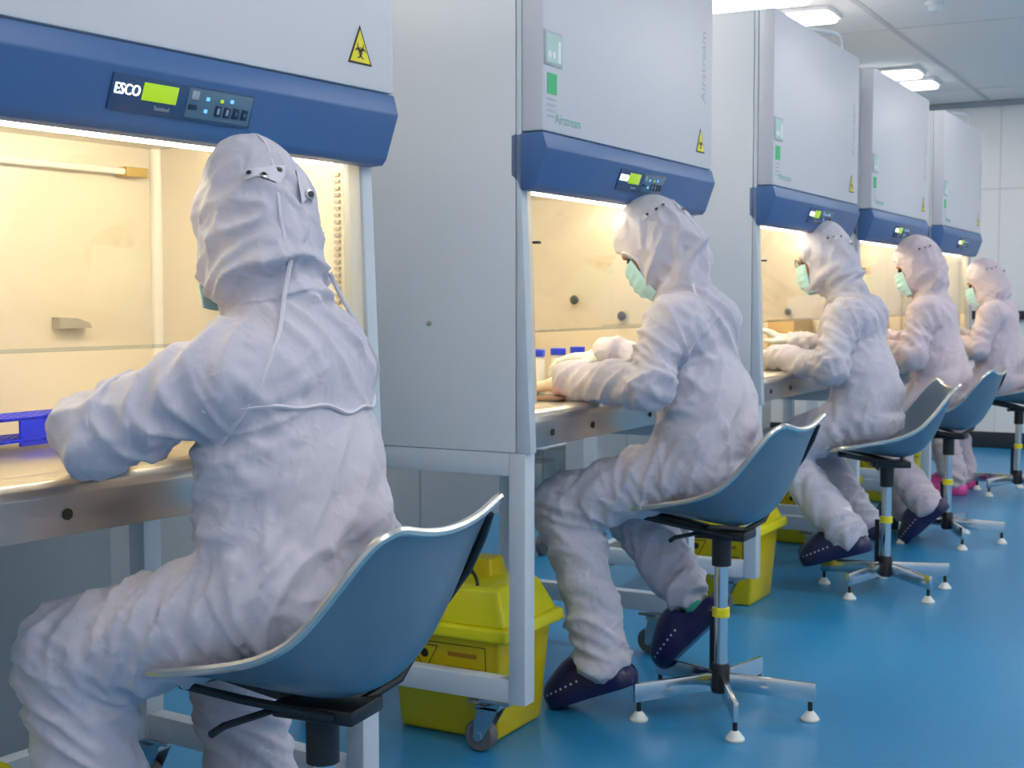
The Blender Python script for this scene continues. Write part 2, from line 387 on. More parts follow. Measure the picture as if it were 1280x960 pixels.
    mt = text_mesh('Airstream', .034); obj('lettering', mt, 'green_text', t, mw=Matrix.Translation((xf, -.425, 1.535)) @ FRONT)
    mt = text_mesh('Airstream', .052); obj('lettering', mt, 'grey_text', t, mw=Matrix.Translation((xf, .478, 1.80)) @ FRONT @ Matrix.Rotation(PI/2, 4, 'Z'))
    # stand
    fr = (cx(-1.56), cx(-1.515)); rr = (cx(-2.185), cx(-2.135))
    for s in (-1, 1):
        y0, y1 = (-HW, -HW+.05) if s < 0 else (HW-.05, HW)
        for (xa, xb_) in (fr, rr):
            MB().box(xa, xb_, y0, y1, .135, .7445, .003).build('leg', 'stand', t)
        MB().box(rr[1], fr[0], y0+.004, y1-.004, .135, .192, .003).build('lower_rail', 'stand', t)
        MB().box(rr[1], fr[0], y0+.002, y1-.002, .688, .7445, .003).build('upper_rail', 'stand', t)
        for xw in (cx(-1.615), cx(-2.13)):
            yw = s*(HW-.025)
            ca = MB().box(xw-.03, xw+.055, yw-.024, yw+.024, .127, .1345, .001)
            ca.prism([(xw-.034, .112), (xw+.02, .127), (xw+.03, .127), (xw+.01, .09), (xw-.022, .034), (xw-.046, .034), (xw-.046, .075)], yw-.021, yw-.018)
            ca.prism([(xw-.034, .112), (xw+.02, .127), (xw+.03, .127), (xw+.01, .09), (xw-.022, .034), (xw-.046, .034), (xw-.046, .075)], yw+.018, yw+.021)
            ca.box(xw-.045, xw+.02, yw-.021, yw+.021, .108, .118, .002)
            c_ = ca.build('castor', 'zinc', t)
            wc = (xw-.035, yw, .0405)
            MB().lathe([(.02, -.015), (.036, -.016), (.0405, -.010), (.0405, .010), (.036, .016), (.02, .015)], wc, 24, 'y').build('wheel', 'rubber', c_)
            MB().lathe([(.012, -.023), (.012, .023)], wc, 14, 'y').build('axle', 'zinc', c_)
            MB().box(xw-.075, xw-.02, yw-.008, yw+.012, .117, .125, .002).build('brake_lever', 'tag', c_)
    MB().box(rr[0]+.005, rr[1]-.005, -HW+.05, HW-.05, .135, .185, .003).build('rear_rail', 'stand', t)
    MB().box(rr[0]+.005, rr[1]-.005, -HW+.05, HW-.05, .69, .7445, .003).build('rear_rail', 'stand', t)
    return t
YN = [1.096, 2.825, 4.53, 5.878, 7.37]
CABLAB = ['white biosafety cabinet with blue hood beside the wall partition, blue tube rack inside',
          'white biosafety cabinet with blue hood holding three blue-capped vials',
          'white biosafety cabinet with blue hood holding a squeeze bottle and brown carton',
          'white biosafety cabinet with blue hood used by the pink-clad person in navy clogs',
          'white biosafety cabinet with blue hood closest to the back wall of the room']
cab0 = cabinet((-XO, YN[0]+HW, 0)); cabs = [cab0]
for i in range(1, 5):
    c = copy_tree(cab0); c.location = (-XO, YN[i]+HW, 0); cabs.append(c)
_a = math.radians(-4.6); _c = Vector((-XO+1.5, YN[0]+HW-2.209, 0)); _c = Vector((-1.5, 2.209, 0))+Matrix.Rotation(_a, 3, 'Z') @ _c
cab0.location = _c; cab0.rotation_euler = (0, 0, _a)
for c, l in zip(cabs, CABLAB): c['label'] = l; c['group'] = 'safety cabinets in a row'
for i, y in ((2, .42), (4, .28)):          # cable conduits on top
    MB().tube([(cx(-1.51), y, 2.095), (cx(-1.51), y, 2.115)]+[(cx(-1.51), y-.05+.05*math.cos(a), 2.115+.05*math.sin(a)) for a in np.linspace(.2, PI/2, 7)]+[(cx(-1.515), y-.12, 2.166), (cx(-1.56), y-.2, 2.166), (cx(-1.75), y-.22, 2.166), (cx(-1.95), y-.22, 2.16), (cx(-2.0), y-.22, 2.095)], .009, 10).build('cable_conduit', 'white', cabs[i])

# ------------------------------------------------------------------ chairs
def chair(loc, rz):
    t = thing('lab_chair', '', 'chair', loc, rz)
    # side profile of the shell centre line (forward, z) and rim heights
    prof = [(.235, .546), (.215, .552), (.16, .548), (.08, .535), (.0, .522), (-.06, .518), (-.115, .540), (-.155, .59), (-.185, .66), (-.203, .725), (-.213, .762), (-.222, .778)]
    hwid = [.13, .165, .182, .192, .20, .205, .206, .205, .203, .198, .188, .172]
    lift = [.004, .010, .022, .050, .077, .097, .097, .080, .058, .040, .032, .028]    # edges curl up (seat)
    wrap = [.0, .0, .002, .008, .020, .032, .045, .050, .042, .024, .010, .002]        # edges curl forward (back)
    # resample
    m = 34; tt = np.linspace(0, len(prof)-1, m)
    def itp(a):
        a = np.array(a); xs = np.arange(len(a)); 
        k = np.interp(tt, xs, a); 
        for _ in range(2): k[1:-1] = (k[:-2]+2*k[1:-1]+k[2:])/4
        return k
    pf, pz, hw, li, wr_ = itp([p[0] for p in prof]), itp([p[1] for p in prof]), itp(hwid), itp(lift), itp(wrap)
    nu = 17; vs = []
    for i in range(m):
        for j in range(nu):
            u = -1+2*j/(nu-1); q = abs(u)**2.1
            top = max(0, (i-(m-6))/5.0)          # corners of the back rounded down
            vs.append((pf[i]+wr_[i]*q, u*hw[i], pz[i]+li[i]*q-.005*top*abs(u)**10))
    fs = [(i*nu+j, i*nu+j+1, (i+1)*nu+j+1, (i+1)*nu+j) for i in range(m-1) for j in range(nu-1)]
    # thicken by hand
    V = np.array(vs).reshape(m, nu, 3)
    du = np.gradient(V, axis=1); dv = np.gradient(V, axis=0); N = np.cross(du, dv); N /= np.linalg.norm(N, axis=2, keepdims=True)
    if N[m//2, nu//2, 2] > 0: N = -N
    V2 = V+N*.007
    allv = list(map(tuple, V.reshape(-1, 3)))+list(map(tuple, V2.reshape(-1, 3))); o = m*nu
    f2 = fs+[tuple(k+o for k in f[::-1]) for f in fs]
    ring = [(0, j) for j in range(nu)]+[(i, nu-1) for i in range(1, m)]+[(m-1, j) for j in range(nu-2, -1, -1)]+[(i, 0) for i in range(m-2, 0, -1)]
    ids = [i*nu+j for i, j in ring]
    for k in range(len(ids)): a, b = ids[k], ids[(k+1) % len(ids)]; f2.append((a, b, b+o, a+o))
    MB().add(allv, f2, True).build('seat_shell', 'shell', t)
    MB().tube([tuple((V[i, j]+V2[i, j])/2) for i, j in ring], .0075, 8, closed=True).build('rim', 'shell_rim', t)
    # bracket
    br = MB().box(-.08, .06, -.05, .05, .476, .500, .004)
    br.prism([(.05, .490), (.17, .512), (.185, .512), (.185, .528), (.16, .528), (.04, .505)], -.022, .022, .003)
    for s in (-1, 1):
        br.tube([(.17, s*.02, .522), (.17, s*.12, .532), (.08, s*.10, .515), (-.05, s*.05, .488)], .007, 8)
    br.tube([(-.05, -.02, .490), (-.085, -.09, .515), (-.108, -.17, .60), (-.165, -.175, .68), (-.195, -.165, .735), (-.212, -.155, .775)], .008, 8)
    br.build('bracket', 'black', t)
    MB().tube([(.05, .05, .49), (.07, .16, .493), (.07, .19, .49)], .006, 8).build('height_lever', 'black', t)
    MB().lathe([(.024, .40), (.026, .40), (.026, .478), (.022, .482)], n=20).build('post_sleeve', 'black', t)
    po = MB().lathe([(.0185, .09), (.0185, .404)], n=20).build('post', 'chrome', t)
    MB().lathe([(.0235, .262), (.0235, .285), (.02, .287)], n=20).build('collar', 'sticker_yellow', po)
    MB().tube([(.03, -.02, .09), (.03, -.02, .27)], .009, 8).build('rod', 'black', t)
    MB().lathe([(.022, .055), (.026, .06), (.026, .125), (.022, .135)], n=20).build('hub', 'black', t)
    for k in range(5):
        a = math.radians(47+72*k); R_ = Matrix.Rotation(a, 4, 'Z')
        mb = MB().prism([(.022, .064), (.022, .110), (.252, .100), (.252, .050)], -.0065, .0065, .0015)
        mb.v = [tuple(R_ @ Vector(v)) for v in mb.v]; lg = mb.build('star_leg', 'chrome', t)
        mb = MB().lathe([(.0065, .012), (.0065, .056)], (.238, 0, 0), 10); mb.v = [tuple(R_ @ Vector(v)) for v in mb.v]; mb.build('foot_stem', 'black', lg)
        mb = MB().lathe([(.024, .0005), (.025, .006), (.017, .016), (.011, .024), (.006, .026)], (.238, 0, 0), 16); mb.v = [tuple(R_ @ Vector(v)) for v in mb.v]; mb.build('foot', 'foot', lg)
    return t
CH = [((-1.243, 1.66, 0), 6), ((-1.243, 3.43, 0), 0), ((-1.225, 5.20, 0), 24), ((-1.235, 6.42, 0), -2), ((-1.19, 8.20, 0), 12)]
CHLAB = ['grey-blue shell chair with bright rim under the person by the blue tube rack',
         'grey-blue shell chair on a chrome star base whose seated person has a green sock',
         'grey-blue shell chair whose seated person in white wears glasses and a mask',
         'grey-blue shell chair holding a person in pink coverall and navy clogs',
         'grey-blue shell chair near the back wall beside the pink shoes']
ch0 = None
for (l, a), lab in zip(CH, CHLAB):
    if ch0 is None: ch0 = chair(l, PI+math.radians(a)); c = ch0
    else: c = copy_tree(ch0); c.location = l; c.rotation_euler = (0, 0, PI+math.radians(a))
    c['label'] = lab; c['group'] = 'shell chairs at the cabinets'

# ------------------------------------------------------------------ waste bins
def waste_bin(loc):
    t = thing('waste_bin', '', 'bin', loc)
    def frus(x0, x1, y0, y1, z0, X0, X1, Y0, Y1, z1, name, m, par, b=.012):
        bm = bmesh.new(); vs = [bm.verts.new(p) for p in ((x0, y0, z0), (x1, y0, z0), (x1, y1, z0), (x0, y1, z0), (X0, Y0, z1), (X1, Y0, z1), (X1, Y1, z1), (X0, Y1, z1))]
        for f in ((3, 2, 1, 0), (4, 5, 6, 7), (0, 1, 5, 4), (1, 2, 6, 5), (2, 3, 7, 6), (3, 0, 4, 7)): bm.faces.new([vs[i] for i in f])
        bmesh.ops.bevel(bm, geom=bm.edges[:], offset=b, segments=3, affect='EDGES', profile=.5)
        mb = MB(); mb._bm(bm); return mb.build(name, m, par)
    body = frus(-.145, .145, -.12, .12, .0, -.165, .165, -.14, .14, .275, 'bin_body', 'bin', t)
    frus(-.195, .195, -.165, .165, .262, -.19, .19, -.16, .16, .295, 'lid_rim', 'bin_lid', t, .008)
    lid = frus(-.180, .180, -.150, .150, .293, -.14, .14, -.11, .11, .385, 'lid', 'bin_lid', t, .012)
    frus(-.13, .05, .02, .11, .375, -.12, .04, .03, .10, .430, 'lid_top', 'bin', lid, .006)
    MB().tube([(.035+.036*math.cos(a), -.09, .383+.045*math.sin(a)) for a in np.linspace(0, PI, 14)], .0045, 8).build('handle', 'print', lid)
    # printed panel on the near side: frame, warning diamond, lettering
    sl = math.atan2(.02, .275)
    Rm = Matrix.Translation((0, -.1345, .19)) @ Matrix.Rotation(PI/2+sl, 4, 'X')
    def ln(a, b, wd=.0025):
        a = Vector((*a, 0)); b = Vector((*b, 0)); d = (b-a).normalized(); n = Vector((-d.y, d.x, 0))*wd/2
        return [a-n, b-n, b+n, a+n]
    mb = MB()
    for a, b in (((-.12, .05), (.12, .05)), ((.12, .05), (.12, -.045)), ((.12, -.045), (-.12, -.045)), ((-.12, -.045), (-.12, .05)), ((-.10, .04), (-.06, -.03)), ((-.06, -.03), (-.02, .04)), ((-.02, .04), (-.10, .04))):
        mb.add(ln(a, b), [(0, 1, 2, 3)])
    n = 14
    mb.add([(-.06+.012*math.cos(2*PI*i/n), .018+.012*math.sin(2*PI*i/n), 0) for i in range(n)], [tuple(range(n))])
    mb.v = [tuple(Rm @ Vector(v)) for v in mb.v]; mb.build('warning_print', 'print', body)
    mb = MB()
    for k, (x0, x1) in enumerate(((.01, .095), (.0, .105))): mb.add([(x0, .018-k*.035, 0), (x1, .018-k*.035, 0), (x1, .030-k*.038, 0), (x0, .030-k*.038, 0)], [(0, 1, 2, 3)])
    for k in range(5): mb.add([(.004+k*.02, -.032, 0), (.018+k*.02, -.032, 0), (.018+k*.02, -.026, 0), (.004+k*.02, -.026, 0)], [(0, 1, 2, 3)])
    mb.v = [tuple(Rm @ Vector(v)) for v in mb.v]; mb.build('caution_print', 'print_orange', body)
    return t
b0 = None
BINS = [((-1.84, 1.35, 0), 'yellow lidded waste bin under the cabinet with the blue tube rack'),
        ((-1.79, 3.04, 0), 'yellow lidded waste bin with printed warning under the cabinet with blue-capped vials'),
        ((-1.73, 4.80, 0), 'yellow lidded waste bin beside the person with glasses'),
        ((-1.78, 6.13, 0), 'yellow lidded waste bin under the cabinet of the pink coverall person with navy clogs'),
        ((-1.78, 7.60, 0), 'yellow lidded waste bin under the cabinet closest to the back wall')]
for l, lab in BINS:
    if b0 is None: b0 = waste_bin(l); b = b0
    else: b = copy_tree(b0); b.location = l
    b['label'] = lab; b['group'] = 'yellow waste bins under the cabinets'

# ------------------------------------------------------------------ signed-distance modelling
def f32(a): return np.asarray(a, dtype=np.float32)
def cone(p, a, b, ra, rb, sq=None):
    """round cone; sq=(axis unit vector, factor) squeezes space so the section is wider along axis"""
    a = f32(a); b = f32(b); pa = p-a; ba = b-a
    if sq is not None:
        ax = f32(sq[0]); k = sq[1]-1
        pa = pa+np.outer(pa@ax*k, ax).astype(np.float32); ba = ba+ax*(ba@ax)*k
    t = np.clip(pa@ba/max(1e-9, float(ba@ba)), 0, 1)
    return np.linalg.norm(pa-t[:, None]*ba, axis=1)-(ra+(rb-ra)*t)
def ellip(p, c, r, R=None):
    q = p-f32(c)
    if R is not None: q = q@f32(R)
    r = f32(r); k0 = np.linalg.norm(q/r, axis=1); k1 = np.linalg.norm(q/(r*r), axis=1)
    return k0*(k0-1)/np.maximum(k1, 1e-6)
def rbox(p, c, h, rad):
    q = np.abs(p-f32(c))-f32(h)+rad
    return np.linalg.norm(np.maximum(q, 0), axis=1)+np.minimum(q.max(axis=1), 0)-rad
def smin(a, b, k):
    h = np.clip(.5+.5*(b-a)/k, 0, 1); return b*(1-h)+a*h-k*h*(1-h)
def smax(a, b, k): return -smin(-a, -b, k)
def surface(sdf, lo, hi, h):
    """naive surface nets, evaluated finely only near the surface"""
    lo = np.array(lo, float); hi = np.array(hi, float); B = 4
    n = np.ceil((hi-lo)/(h*B)).astype(int)+1
    ax = [lo[i]+(np.arange(n[i])+.5)*h*B for i in range(3)]
    G = np.stack(np.meshgrid(*ax, indexing='ij'), -1).reshape(-1, 3).astype(np.float32)
    Dc = sdf(G).reshape(n)
    Df = np.repeat(np.repeat(np.repeat(Dc, B, 0), B, 1), B, 2).astype(np.float32)
    near = np.abs(Dc) < h*B*2.6
    nf = np.repeat(np.repeat(np.repeat(near, B, 0), B, 1), B, 2)
    I = np.argwhere(nf); Pn = (lo+(I+.5)*h).astype(np.float32)
    Df[nf] = sdf(Pn)
    D = Df; s = D < 0; nx, ny, nz = D.shape
    cnt = np.zeros((nx-1, ny-1, nz-1), np.int8)
    for i in (0, 1):
        for j in (0, 1):
            for k in (0, 1): cnt += s[i:nx-1+i, j:ny-1+j, k:nz-1+k]
    act = (cnt > 0) & (cnt < 8); C = np.argwhere(act); idx = -np.ones(act.shape, np.int64); idx[act] = np.arange(len(C))
    acc = np.zeros((len(C), 3)); num = np.zeros(len(C))
    offs = [(i, j, k) for i in (0, 1) for j in (0, 1) for k in (0, 1)]
    for a in offs:
        for d in range(3):
            if a[d]: continue
            b = list(a); b[d] = 1
            da = D[C[:, 0]+a[0], C[:, 1]+a[1], C[:, 2]+a[2]]; db = D[C[:, 0]+b[0], C[:, 1]+b[1], C[:, 2]+b[2]]
            cr = (da < 0) != (db < 0); t = np.where(cr, da/np.where(cr, da-db, 1), 0)
            pt = np.tile(np.array(a, float), (len(C), 1)); pt[:, d] = t
            acc += pt*cr[:, None]; num += cr
    V = lo+(C+.5+acc/num[:, None])*h
    F = []
    for d in range(3):
        e1, e2 = [(1, 2), (2, 0), (0, 1)][d]
        sl0 = [slice(None)]*3; sl1 = [slice(None)]*3; sl0[d] = slice(0, -1); sl1[d] = slice(1, None)
        ch = s[tuple(sl0)] != s[tuple(sl1)]; E_ = np.argwhere(ch)
        ok = (E_[:, e1] > 0) & (E_[:, e2] > 0) & (E_[:, e1] < act.shape[e1]) & (E_[:, e2] < act.shape[e2]); E_ = E_[ok]
        q = []
        for (o1, o2) in ((-1, -1), (0, -1), (0, 0), (-1, 0)):
            c = E_.copy(); c[:, e1] += o1; c[:, e2] += o2; q.append(idx[c[:, 0], c[:, 1], c[:, 2]])
        q = np.stack(q, 1); inside = s[E_[:, 0], E_[:, 1], E_[:, 2]]
        q[~inside] = q[~inside][:, ::-1]; F.append(q)
    return V, np.concatenate(F)
def grad(sdf, V, e=.002):
    V = V.astype(np.float32); g = np.stack([sdf(V+f32(np.eye(3)[i]*e))-sdf(V-f32(np.eye(3)[i]*e)) for i in range(3)], 1)/(2*e)
    return g
def refine(sdf, V, it=2):
    for _ in range(it):
        g = grad(sdf, V); d = sdf(V.astype(np.float32)); V = V-g*(d/np.maximum((g*g).sum(1), .05))[:, None]
    g = grad(sdf, V); return V, g/np.maximum(np.linalg.norm(g, axis=1, keepdims=True), 1e-6)
def np_mesh(name, V, F, smooth=True):
    me = bpy.data.meshes.new(name)
    me.vertices.add(len(V)); me.vertices.foreach_set('co', np.asarray(V, np.float32).ravel())
    me.loops.add(F.size); me.loops.foreach_set('vertex_index', F.astype(np.int32).ravel())
    me.polygons.add(len(F)); me.polygons.foreach_set('loop_start', np.arange(0, F.size, 4, dtype=np.int32)); me.polygons.foreach_set('loop_total', np.full(len(F), 4, np.int32))
    me.polygons.foreach_set('use_smooth', np.ones(len(F), bool)); me.update(calc_edges=True); me.validate(); return me
_perm = RNG.permutation(256); _perm = np.concatenate([_perm, _perm, _perm]); _g = RNG.randn(256, 3); _g /= np.linalg.norm(_g, axis=1, keepdims=True)
def noise(p):
    p = np.asarray(p, float); i = np.floor(p).astype(int); f = p-i; u = f*f*f*(f*(f*6-15)+10); i &= 255; r = np.zeros(len(p))
    for dx in (0, 1):
        for dy in (0, 1):
            for dz in (0, 1):
                h = _perm[_perm[_perm[i[:, 0]+dx]+i[:, 1]+dy]+i[:, 2]+dz] & 255
                w_ = (u[:, 0] if dx else 1-u[:, 0])*(u[:, 1] if dy else 1-u[:, 1])*(u[:, 2] if dz else 1-u[:, 2])
                r += w_*(_g[h]*(f-np.array([dx, dy, dz]))).sum(1)
    return r
def ridge(p):  return (1-np.minimum(1, np.abs(noise(p))*2.6))**1.6       # sharp crests, 0..1
def unit(v): v = np.array(v, float); return v/np.linalg.norm(v)

# ------------------------------------------------------------------ hands, clogs, masks (shared meshes)
def hand_mesh(curl):
    def sdf(p):
        d = rbox(p, (.042, 0, 0), (.048, .040, .014), .013)
        d = smin(d, cone(p, (-.05, 0, 0), (.01, 0, 0), .030, .026), .02)
        for k, (y, L, b) in enumerate(((.030, .070, .086), (.010, .079, .090), (-.010, .073, .088), (-.029, .057, .080))):
            a0 = np.array([b, y, .002]); ang = 0
            for s_, (fr, r0, r1) in enumerate(((.45, .0098, .0090), (.30, .0090, .0083), (.25, .0083, .0072))):
                ang += curl*(1.0 if s_ else .7); dr = np.array([math.cos(ang), y*.9, -math.sin(ang)]); b0_ = a0+dr*L*fr
                d = smin(d, cone(p, a0, b0_, r0, r1), .006); a0 = b0_
        d = smin(d, cone(p, (.018, .034, -.006), (.052, .058, -.022), .0145, .011), .014)
        d = smin(d, cone(p, (.052, .058, -.022), (.085, .052, -.036), .0108, .0085), .005)
        return d
    V, F = surface(sdf, (-.09, -.06, -.12), (.19, .09, .05), .0035); V, N = refine(sdf, V)
    V = V+N*(noise(V*60)*.0012)[:, None]
    return np_mesh('gloved_hand', V, F)
HAND_L = hand_mesh(.45)
HAND_R = bpy.data.meshes.new_from_object(bpy.data.objects.new('tmp', HAND_L)); HAND_R.transform(Matrix.Scale(-1, 4, (0, 1, 0))); HAND_R.flip_normals()
bpy.data.objects.remove(bpy.data.objects['tmp'])
def clog_mesh():
    def sdf(p):
        # x toe; origin at middle of the sole
        sole = cone(p, (-.085, 0, .02), (.085, .006, .02), .043, .050)
        sole = smax(sole, np.abs(p[:, 2]-.020)-.020, .012)
        toe = ellip(p, (.068, .004, .032), (.080, .054, .058)); vamp = ellip(p, (.018, .0, .055), (.078, .050, .066))
        heel = smax(cone(p, (-.088, 0, .03), (-.03, 0, .03), .046, .046), np.abs(p[:, 2]-.042)-.043, .01)
        d = smin(smin(sole, smin(toe, vamp, .03), .018), heel, .02)
        d = smax(d, -ellip(p, (-.062, 0, .092), (.068, .034, .064)), .008)
        return smax(d, -p[:, 2], .003)
    V, F = surface(sdf, (-.16, -.08, -.02), (.18, .08, .15), .004); V, N = refine(sdf, V)
    me = np_mesh('clog', V, F)
    bv = BVHTree.FromPolygons([tuple(v) for v in V], [tuple(f) for f in F]); mb = MB()
    for s in (-1, 1):
        for k in range(7):
            x = .115-k*.017; z = .040+.004*k*.6; h = bv.ray_cast(Vector((x, s*.2, z)), Vector((0, -s, 0)))
            if h[0] is None: continue
            c, n = h[0], h[1]
            if n.y*s < 0: n = -n
            t1 = n.orthogonal().normalized(); t2 = n.cross(t1)
            mb.add([c+n*.0006+(t1*math.cos(a)+t2*math.sin(a))*.0033 for a in np.linspace(0, 2*PI, 9)[:-1]], [tuple(range(8))])
    return me, mb.mesh('vent_holes')
CLOG, CLOG_HOLES = clog_mesh()
def mask_mesh():
    nu, nv = 25, 25; vs = []
    for i in range(nv):
        v = i/(nv-1); u_ = .024-.118*v                       # height
        for j in range(nu):
            a = (j/(nu-1)-.5)*2*1.18*(1-.10*abs(v-.5))
            x = .098*math.cos(a)*(1-.55*max(0, v-.62)**1.3)+.012*math.exp(-(a/.28)**2)*(1-v)
            y = .080*math.sin(a); x += .0022*math.sin(v*PI*9)*math.cos(a)
            x += .012*math.sin(PI*v)*max(0, math.cos(a))
            vs.append((x, y, u_))
    n = nu*nv; vs2 = [(x*.965, y*.97, z) for x, y, z in vs]; fs = [(i*nu+j, i*nu+j+1, (i+1)*nu+j+1, (i+1)*nu+j) for i in range(nv-1) for j in range(nu-1)]
    ring = [(0, j) for j in range(nu)]+[(i, nu-1) for i in range(1, nv)]+[(nv-1, j) for j in range(nu-2, -1, -1)]+[(i, 0) for i in range(nv-2, 0, -1)]
    ids = [i*nu+j for i, j in ring]
    f2 = fs+[tuple(k+n for k in f[::-1]) for f in fs]+[(ids[k], ids[(k+1) % len(ids)], ids[(k+1) % len(ids)]+n, ids[k]+n) for k in range(len(ids))]
    return MB().add(vs+vs2, f2, True).mesh('face_mask')
MASK = mask_mesh()
def face_mesh():
    def sdf(p):
        d = ellip(p, (-.01, 0, .015), (.095, .076, .108)); d = smin(d, ellip(p, (.025, 0, -.045), (.062, .058, .065)), .03)
        d = smin(d, cone(p, (.082, 0, .012), (.103, 0, -.022), .008, .012), .012)
        d = smin(d, cone(p, (.078, -.04, .030), (.084, .04, .030), .012, .012), .015)
        for s in (-1, 1):
            d = smax(d, -ellip(p, (.094, s*.032, .010), (.014, .017, .010)), .008)
            d = smin(d, ellip(p, (-.005, s*.079, -.005), (.018, .008, .032)), .006)
        d = smin(d, cone(p, (.080, -.02, -.058), (.080, .02, -.058), .008, .008), .008)
        return smin(d, cone(p, (-.02, 0, -.06), (-.035, 0, -.15), .055, .055), .03)
    V, F = surface(sdf, (-.14, -.12, -.24), (.14, .12, .15), .0055); V, N = refine(sdf, V); return np_mesh('head', V, F)
FACE = face_mesh()
EYE = MB().lathe([(.0005, -.0115), (.007, -.009), (.0112, -.003), (.0112, .003), (.007, .009), (.0005, .0115)], n=12).mesh('eye')

# ------------------------------------------------------------------ people
def person(name, label, loc, yaw, J, head_pitch=15, head_yaw=0, cover='cover', seam='seamcloth', res=.008, shoe='clog', feet=(), hands=(), extras=(), wr_amp=1.0, seams=(), taz=0, hem={}):
    t = thing(name, label, 'person', loc, PI+math.radians(yaw), 'people working at the cabinets')
    A = {k: np.array(v, float) for k, v in J.items()}
    hc = A['head']; Rh = (Matrix.Rotation(math.radians(head_yaw), 3, 'Z') @ Matrix.Rotation(math.radians(head_pitch), 3, 'Y'))
    HS = np.array([.84, .84, .90]); RH = np.array(Rh)               # columns: head fwd, left, up
    lat = unit(A['shL']-A['shR'])
    def H(a): return hc+RH@(np.array(a)*HS)
    limbs = [('shL', 'elL', .074, .064), ('elL', 'wrL', .064, .046), ('shR', 'elR', .074, .064), ('elR', 'wrR', .064, .046),
             ('hpL', 'knL', .098, .082), ('knL', 'anL', .083, .064), ('hpR', 'knR', .098, .082), ('knR', 'anR', .083, .064)]
    ch, wa, pe, nb = A['chest'], A['waist'], A['pelvis'], A['neck']
    def trunk(p):
        d = cone(p, pe, wa, .118, .108, (lat, .76))
        d = smin(d, cone(p, wa, ch, .108, .108, (lat, .70)), .05)
        d = smin(d, ellip(p, wa+np.array([-.016, 0, -.05]), (.116, .148, .055)), .03)      # fabric bloused over the waist
        d = smin(d, cone(p, A['shL']-lat*.04+[-.01, 0, .0], A['shR']+lat*.04+[-.01, 0, .0], .070, .070), .05)
        d = smin(d, cone(p, ch+[0, 0, .06], nb, .085, .066), .06)
        return d
    def hood(p):
        d = ellip(p, H((-.006, 0, .018)), np.array((.126, .104, .128))*HS, RH)
        d = smin(d, ellip(p, H((-.035, 0, -.05)), np.array((.100, .096, .095))*HS, RH), .03)
        d = smin(d, cone(p, H((-.030, 0, -.085)), nb+[-.005, 0, .01], .074, .068), .035)
        d = smin(d, ellip(p, H((.035, 0, -.075)), np.array((.080, .082, .060))*HS, RH), .03)
        cav = ellip(p, H((.150, 0, -.035)), np.array((.118, .125, .088))*HS, RH)
        return smax(d, -cav, .012)
    def legs(p, s):
        k = 'L' if s > 0 else 'R'
        d = cone(p, A['hp'+k], A['kn'+k], .090, .076); d = smin(d, cone(p, A['kn'+k], A['kn'+k]+(A['an'+k]-A['kn'+k])*hem.get(k, 1.0), .078, .064), .03)
        return d
    def arms(p, s):
        k = 'L' if s > 0 else 'R'
        d = cone(p, A['sh'+k], A['el'+k], .064, .052); d = smin(d, cone(p, A['el'+k], A['wr'+k], .052, .042), .025)
        return d
    def sdf(p):
        p = np.asarray(p, np.float32)
        d = smin(trunk(p), hood(p), .022)
        lg = smin(legs(p, 1), legs(p, -1), .012); d = smin(d, lg, .05)
        d = smin(d, arms(p, 1), .03); d = smin(d, arms(p, -1), .03)
        return d
    pts = np.array([A[k] for k in A]); lo = pts.min(0)-.17; hi = pts.max(0)+.17
    V, F = surface(sdf, lo, hi, res); V, N = refine(sdf, V)
    # --- cloth folds, strongest near the joints
    off = np.array([loc[1]*3.1, loc[1]*1.7, 0]); wp = V+.03*np.stack([noise(V*6+9), noise(V*6+23), noise(V*6+41)], 1)
    disp = .006*noise(V*6+off)-.007*np.abs(noise(wp*9+off))-.0045*np.abs(noise(wp*20+off))-.0022*np.abs(noise(wp*42+off))+.004
    ds = {}
    for (a, b, ra, rb) in limbs: ds[(a, b)] = cone(f32(V), A[a], A[b], ra*.93, rb*.93)
    dt = trunk(f32(V)); dh = hood(f32(V))
    keys = list(ds); stack = np.stack([ds[k] for k in keys]+[dt, dh]); wts = np.exp(-np.maximum(stack, 0)/.012); wts /= wts.sum(0)
    for n_, (a, b) in enumerate(keys):
        ax = unit(A[b]-A[a]); L = np.linalg.norm(A[b]-A[a]); e1 = unit(np.cross(ax, [.3, .2, 1])); e2 = np.cross(ax, e1)
        q = wp-A[a]; tl = q@ax; x1 = q@e1; x2 = q@e2
        nearj = np.exp(-((tl-L)/.10)**2)+np.exp(-(tl/.12)**2)
        c1 = ridge(np.stack([tl*21+x1*12+n_*7, x1*3+off[0], x2*3], 1)); c2 = ridge(np.stack([tl*15-x2*16+x1*6, tl*2.5+n_, x1*4+n_*3+off[0]], 1))
        c3 = ridge(np.stack([tl*34-x1*16+x2*9, x1*4, n_*3.3+off[0]+x2*4], 1))
        amp = .45+.9*np.clip(nearj, 0, 1)
        disp += wts[n_]*wr_amp*(amp*(.0145*(c1-.3)*np.clip(.45+1.5*noise(V*4+n_), .1, 1)+.007*(c3-.3)*np.clip(.3+1.8*noise(V*6+n_+5), 0, 1))+.012*(c2-.3))
    # trunk: diagonal drag folds, gathers at the waist
    wt = wts[-2]; q = wp-wa
    c1 = ridge(np.stack([q[:, 2]*8+q[:, 1]*13+q[:, 0]*5, q[:, 2]*2.0+off[0], q[:, 0]*3], 1)); c2 = ridge(np.stack([q[:, 2]*12-q[:, 1]*14, q[:, 0]*4+3, q[:, 2]*2.5+off[0]], 1))
    c4 = ridge(np.stack([q[:, 2]*25+q[:, 1]*9, q[:, 1]*3.2, q[:, 0]*3+off[0]], 1))
